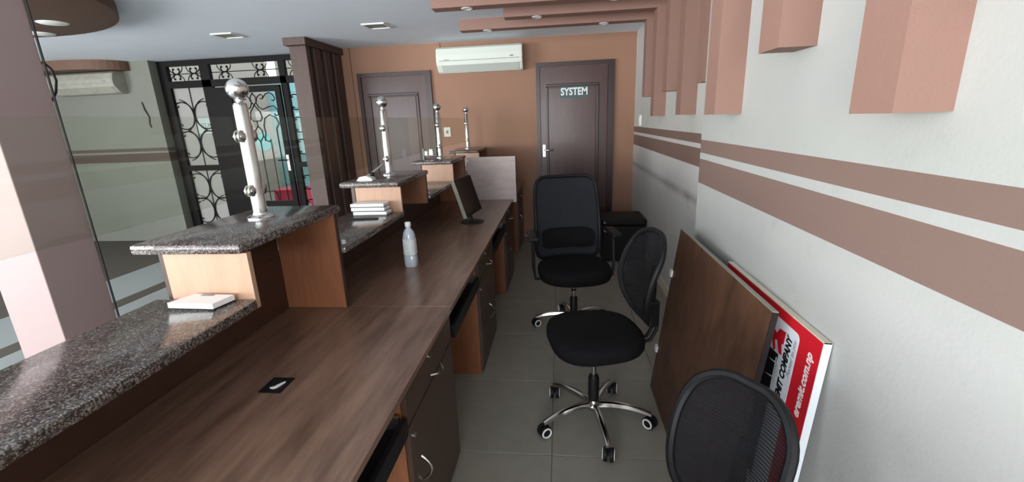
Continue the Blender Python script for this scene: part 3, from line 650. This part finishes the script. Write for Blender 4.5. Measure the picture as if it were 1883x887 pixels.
# ------------------------------------------------------------------ chairs (local frame: sitter looks along +Y)
def superring(w, d, z, n=36, p=3.0, cy=0.0, egg=0.0):
    out = []
    for i in range(n):
        a = 2*PI*i/n; c, s_ = math.cos(a), math.sin(a); k2 = (abs(c)**p+abs(s_)**p)**(-1/p)
        y = s_*k2; out.append((w/2*c*k2*(1+egg*y), cy+d/2*y, z))
    return out
def cushion(w, d, z0, z1, p=3.0, cy=0.0, egg=.05):
    prof = [(.86, 0), (.97, .12), (1.0, .35), (1.0, .6), (.975, .82), (.92, .95), (.80, 1.0)]
    rs = [superring(w*a, d*a, z0+(z1-z0)*b, p=p, cy=cy, egg=egg) for a, b in prof]
    rs += [superring(w*a, d*a, z1-(.006 if a < .5 else .0), p=p, cy=cy, egg=egg) for a in (.55, .25)]
    return loft(rs)
def starbase(t, phase, R_=.285, hubz=.105, tilt=.065):
    MB().lathe([(.030, .075), (.034, .085), (.034, .125), (.030, .135)], 20).build('hub', M_chrome, t, local=True, smooth=True)
    for i in range(5):
        a = phase+2*PI*i/5; ca, sa = math.cos(a), math.sin(a)
        # arched flat leg
        mb = MB(); rings = []
        for j in range(9):
            s_ = j/8; r = .025+(R_-.02)*s_; z = .112+.014*math.sin(PI*s_*.8)-.040*s_*s_; hw = .020-.006*s_; hh = .013-.005*s_
            ring = [(r, hw, z-hh), (r, -hw, z-hh), (r, -hw*.75, z+hh*.6), (r, -hw*.3, z+hh), (r, hw*.3, z+hh), (r, hw*.75, z+hh*.6)]
            rings.append([(x*ca-y*sa, x*sa+y*ca, zz) for x, y, zz in ring])
        loft(rings).build('base_leg', M_chrome, t, local=True, smooth=True)
        # twin-wheel caster
        cx, cy_ = R_*ca, R_*sa; b = a+random.uniform(-.9, .9)+PI/2; ax = Vector((math.cos(b), math.sin(b), 0))
        M = Matrix.Translation((cx, cy_, .033)) @ Matrix.Rotation(b, 4, 'Z')
        mb = MB()
        for s_ in (-1, 1): mb.lathe([(.010, s_*.006), (.031, s_*.006), (.033, s_*.009), (.033, s_*.020), (.030, s_*.025), (.010, s_*.025)], 20, (0, 0, 0), 'X')
        mb.lathe([(.008, -.01), (.008, .01)], 10, (0, 0, 0), 'X'); mb.tube([(0, 0, .0), (0, .004, .03), (0, 0, .055)], .006, 8)
        mb.xf(M); c = mb.build('caster', M_black, t, local=True, smooth=True)
        for s_ in (-1, 1):
            rm = MB(); rm.tube([(s_*.0245, .0235*math.cos(w), .0235*math.sin(w)) for w in [2*PI*q/20 for q in range(20)]], .0048, 6, closed=True)
            rm.xf(M); rm.build('wheel_ring', M_white, c, local=True, smooth=True)
def backshell(W_, H_, z0, y0, lean, curv, p=2.6, taper=.18, lum=.035, nu=20, nv=20, inset=0.0):
    """outline + surface function for a curved backrest"""
    def P(u, v):
        ww = W_/2*max(0.0, 1-abs(2*v-1)**p)**(1/p)*(1-taper*(1-v))
        x = u*ww*(1-inset); z = z0+H_*v
        y = y0-lean*v+lum*math.sin(PI*min(1, v*1.25))*.9+curv*(x/(W_/2))**2
        return (x, y, z)
    return P
def shell_mesh(P, th=.0, nu=18, nv=22, v0=.012):
    vs = []; fs = []
    for j in range(nv+1):
        v = v0+(1-2*v0)*j/nv
        for i in range(nu+1): vs.append(P(-1+2*i/nu, v))
    for j in range(nv):
        for i in range(nu): fs.append((j*(nu+1)+i, j*(nu+1)+i+1, (j+1)*(nu+1)+i+1, (j+1)*(nu+1)+i))
    mb = MB(); mb.add(vs, fs)
    if th:
        n = len(vs); mb.add([(x, y-th, z) for x, y, z in vs], [f[::-1] for f in fs])
        rim = [i for i in range(nu+1)]+[j*(nu+1)+nu for j in range(1, nv+1)]+[nv*(nu+1)+i for i in range(nu-1, -1, -1)]+[j*(nu+1) for j in range(nv-1, 0, -1)]
        for a in range(len(rim)): b = rim[(a+1) % len(rim)]; mb.f.append((rim[a], b, b+n, rim[a]+n)) if False else mb.f.append((rim[a], rim[(a+1) % len(rim)], rim[(a+1) % len(rim)]+n, rim[a]+n))
    return mb
def outline(P, n=26, v0=.002):
    vs = [v0+(1-2*v0)*(.5-.5*math.cos(PI*i/n)) for i in range(n+1)]
    return [P(1, v) for v in vs]+[P(-1, v) for v in vs[::-1]]
def task_chair(label, loc, rz, seat, top, phase, W_=.40, zo=.04, p=2.6):
    t = thing('office_chair', label, 'chair', loc, rz, 'mesh-back swivel chairs')
    starbase(t, phase-rz)
    MB().lathe([(.028, .12), (.028, .26), (.022, .275)], 20).build('gas_cylinder', M_black, t, local=True, smooth=True)
    MB().lathe([(.013, .26), (.013, seat-.10)], 16).build('piston', M_chrome, t, local=True, smooth=True)
    B(-.09, .09, -.11, .09, seat-.115, seat-.075, bev=.008).build('mechanism', M_black, t, local=True)
    lv = MB().tube([(.08, .03, seat-.095), (.19, .045, seat-.09), (.235, .05, seat-.085)], .006, 8).build('lever', M_black, t, local=True, smooth=True)
    MB().tube([(.225, .05, seat-.086), (.262, .052, seat-.07)], .010, 8).build('lever_grip', M_acd, lv, local=True, smooth=True)
    cushion(.475, .46, seat-.085, seat, p=2.8, cy=.0, egg=.06).build('seat', M_fab, t, local=True, smooth=True)
    z0 = seat+zo
    P_ = backshell(W_, top-z0, z0, -.245, .06, .055, p=p)
    fr = MB().tube(outline(P_), .014, 8, closed=True).build('backrest_frame', M_black, t, local=True, smooth=True)
    shell_mesh(P_).build('backrest_mesh', M_mesh, t, local=True, smooth=True)
    # rear support: spine, adjuster housing and bent brackets
    MB().tube([(0, -.275, z0+.02), (0, -.29, z0+.13), (0, -.30, z0+.26)], [.028, .024, .012], 10).build('spine', M_black, t, local=True, smooth=True)
    B(-.045, .045, -.32, -.262, z0-.05, z0+.09, bev=.012).build('adjuster', M_black, t, local=True)
    for s_ in (-.022, .022):
        MB().tube([(s_, -.10, seat-.10), (s_, -.22, seat-.10), (s_, -.285, seat-.085), (s_, -.315, seat-.03), (s_, -.312, z0+.01), (s_, -.30, z0+.03)], .009, 8).build('back_bracket', M_black, t, local=True, smooth=True)
    return t
D = math.radians
task_chair('black mesh-back swivel chair without arms in the aisle, sideways, beside the wooden board', (.163, 2.045, 0), D(103), .54, 1.01, D(-80))
task_chair('nearest black mesh-back chair, only its backrest showing before the red sign', (.232, .885, 0), D(124.5), .42, .875, D(-50), .33, .03, 3.0)
# high-back chair further down the aisle
def high_chair(label, loc, rz, phase):
    t = thing('office_chair', label, 'chair', loc, rz)
    seat = .515
    starbase(t, phase-rz)
    MB().lathe([(.028, .12), (.028, .24), (.022, .25)], 20).build('gas_cylinder', M_black, t, local=True, smooth=True)
    MB().lathe([(.014, .24), (.014, seat-.12)], 16).build('piston', M_chrome, t, local=True, smooth=True)
    MB().lathe([(.020, .30), (.020, .31)], 16).build('collar', M_black, t, local=True, smooth=True)
    B(-.10, .10, -.12, .10, seat-.135, seat-.09, bev=.008).build('mechanism', M_black, t, local=True)
    cushion(.53, .52, seat-.10, seat, p=2.6, cy=.02, egg=-.02).build('seat', M_fab, t, local=True, smooth=True)
    P_ = backshell(.485, .64, .47, -.30, .10, .05, p=7.0, taper=-.04, lum=.05)
    shell_mesh(P_, .03).build('backrest', M_fab2, t, local=True, smooth=True)
    MB().tube(outline(P_), .014, 8, closed=True).build('backrest_frame', M_black, t, local=True, smooth=True)
    Q = backshell(.40, .16, .56, -.262, .02, .05, p=5, taper=0, lum=.03)
    shell_mesh(Q, .02).build('lumbar_pad', M_fab, t, local=True, smooth=True)
    MB().tube([(0, -.08, seat-.11), (0, -.30, seat-.10), (0, -.37, seat), (0, -.375, seat+.25)], .022, 8).build('spine', M_black, t, local=True, smooth=True)
    for s_ in (-1, 1):
        a = MB().tube([(s_*.18, .02, seat-.11), (s_*.285, .02, seat-.10), (s_*.297, .01, seat-.02), (s_*.297, -.02, seat+.20)], .012, 8).build('arm_post', M_black, t, local=True, smooth=True)
        pd = MB().box(s_*.297-.035, s_*.297+.035, -.16, .10, seat+.20, seat+.228, bev=.01).build('arm_pad', M_black, t, local=True)
        B(s_*.297-.038, s_*.297+.038, -.155, -.115, seat+.19, seat+.20, bev=.002).build('arm_bracket', M_chrome2, a, local=True)
    return t
high_chair('high-back charcoal swivel chair with armrests facing the camera before the SYSTEM door', (.095, 3.15, 0), D(189), D(-36))

# ------------------------------------------------------------------ black case in the far corner
t = thing('black_case', 'black padded box on the floor in the far corner by the door', 'box', (.68, 4.98, 0))
B(.45, .915, 4.75, 5.20, .012, .40, bev=.014).build('body', M_black, t); B(.446, .917, 4.746, 5.204, .405, .475, bev=.02).build('lid', M_black, t)
MB().lathe([(.012, -.012), (.014, -.006), (.010, 0)], 12, (.475, 4.746, .445), 'Y').build('latch', M_acd, t, smooth=True)
for x in (.49, .87):
    for y in (4.80, 5.15): B(x-.02, x+.02, y-.02, y+.02, 0, .012).build('foot', M_rubber, t)

# ------------------------------------------------------------------ loose board and red sign leaning on the right wall
def lean(x_top, z_top, x_bot):
    U = Vector((x_top-x_bot, 0, z_top)); L = U.length; U.normalize(); N = Vector((-U.z, 0, U.x))   # N towards the aisle
    O = Vector((x_bot, 0, 0))
    return (lambda y, s_, d: tuple(O+U*s_+N*d+Vector((0, y, 0)))), L
Fb, Lb = lean(.655, .955, .535)
t = thing('wooden_board', 'brown wooden board leaning against the wall beside the red sign', 'board', (.6, 1.85, 0))
def slab(mb, F, y0, y1, s0, s1, d0, d1):
    mb.add([F(y, s_, d) for d in (d0, d1) for s_ in (s0, s1) for y in (y0, y1)], [(0, 1, 3, 2), (4, 6, 7, 5), (0, 4, 5, 1), (2, 3, 7, 6), (0, 2, 6, 4), (1, 5, 7, 3)]); return mb
slab(MB(), Fb, 1.315, 2.375, .004, Lb, 0, .018).build('panel', M_board, t)
slab(MB(), Fb, 1.315, 2.375, Lb, Lb+.003, 0, .018).build('edge_band', M_acd, t)
slab(MB(), Fb, 1.312, 1.315, .004, Lb, 0, .018).build('edge_band', M_print, t)
for s_ in (.24, .72): slab(MB(), Fb, 2.36, 2.395, s_*Lb, s_*Lb+.035, .006, .028).build('bracket', M_white, t)
Fs, Ls = lean(.700, .942, .632)
t = thing('sign_board', 'red and white remittance company sign standing on its side against the wall', 'sign', (.67, 1.5, 0))
Y0, Y1 = 1.155, 1.86
slab(MB(), Fs, Y0, Y1, .012, Ls, -.022, -.0005).build('case', M_signw, t)
slab(MB(), Fs, Y0, Y1, Ls-.004, Ls+.0005, -.021, -.0).build('edge_trim', M_edge, t)
face = slab(MB(), Fs, Y0+.0015, Y1-.002, .014, Ls-.003, -.0005, .0).build('red_face', M_red, t)
# white inner panel with rounded corners (s measured down from the top edge)
def sf(s_, y, d): return Fs(y, Ls-s_, d)
ra = .02; pa, pb, ya, yb_ = .036, .90, 1.262, 1.80
pts = []
for (cx, cy_, a0) in [(pa+ra, ya+ra, PI), (pb-ra, ya+ra, 1.5*PI), (pb-ra, yb_-ra, 0), (pa+ra, yb_-ra, PI/2)]:
    pts += [(cx+ra*math.cos(a0+PI/2*j/5), cy_+ra*math.sin(a0+PI/2*j/5)) for j in range(6)]
MB().prism(pts, 0, .0008, lambda a, b, d: sf(a, b, d)).build('white_panel', M_signw, t)
# lettering: reads upwards, letter tops point away from the camera
def reads(s0, y0, base=.0008): return lambda u, v, w: sf(s0-u, y0+v, base+w)
text_mb('eremit.com.np', .043, reads(.058, 1.189, 0), .0008, shear=.25, offset=.0010, align='RIGHT', xscale=.82).build('lettering', M_white, t)
text_mb('EMIT COMPANY', .041, reads(.066, 1.296), .0008, shear=.15, offset=.0020, align='RIGHT', xscale=.70).build('lettering', M_print, t)
text_mb('Pioneer to you', .024, reads(.062, 1.272), .0006, shear=.35, align='RIGHT', xscale=.85).build('lettering', M_grey, t)
def poly(pts, m, name, d=.0016): return MB().prism(pts, .0008, d, lambda a, b, dd: sf(a, b, dd)).build(name, m, t)
poly([(.062, 1.334), (.066, 1.372), (.088, 1.385), (.082, 1.40), (.106, 1.412), (.150, 1.385), (.140, 1.376), (.112, 1.388), (.108, 1.374), (.142, 1.352), (.140, 1.334), (.108, 1.346), (.104, 1.336)], M_red, 'emblem')
poly([(.148, 1.352), (.150, 1.40), (.142, 1.46), (.185, 1.52), (.62, 1.52), (.62, 1.36), (.30, 1.352)], M_print, 'emblem_black')
for (a, b, c_, e) in [(.175, 1.335, .185, 1.40), (.225, 1.335, .245, 1.41), (.28, 1.338, .30, 1.40)]:
    poly([(a, b), (a+.006, b+.005), (c_+.0, e), (a-.002, b+.006)], M_signw, 'streak', .0022)
poly([(.16, 1.360), (.163, 1.355), (.32, 1.352), (.32, 1.357)], M_signw, 'streak', .0022)
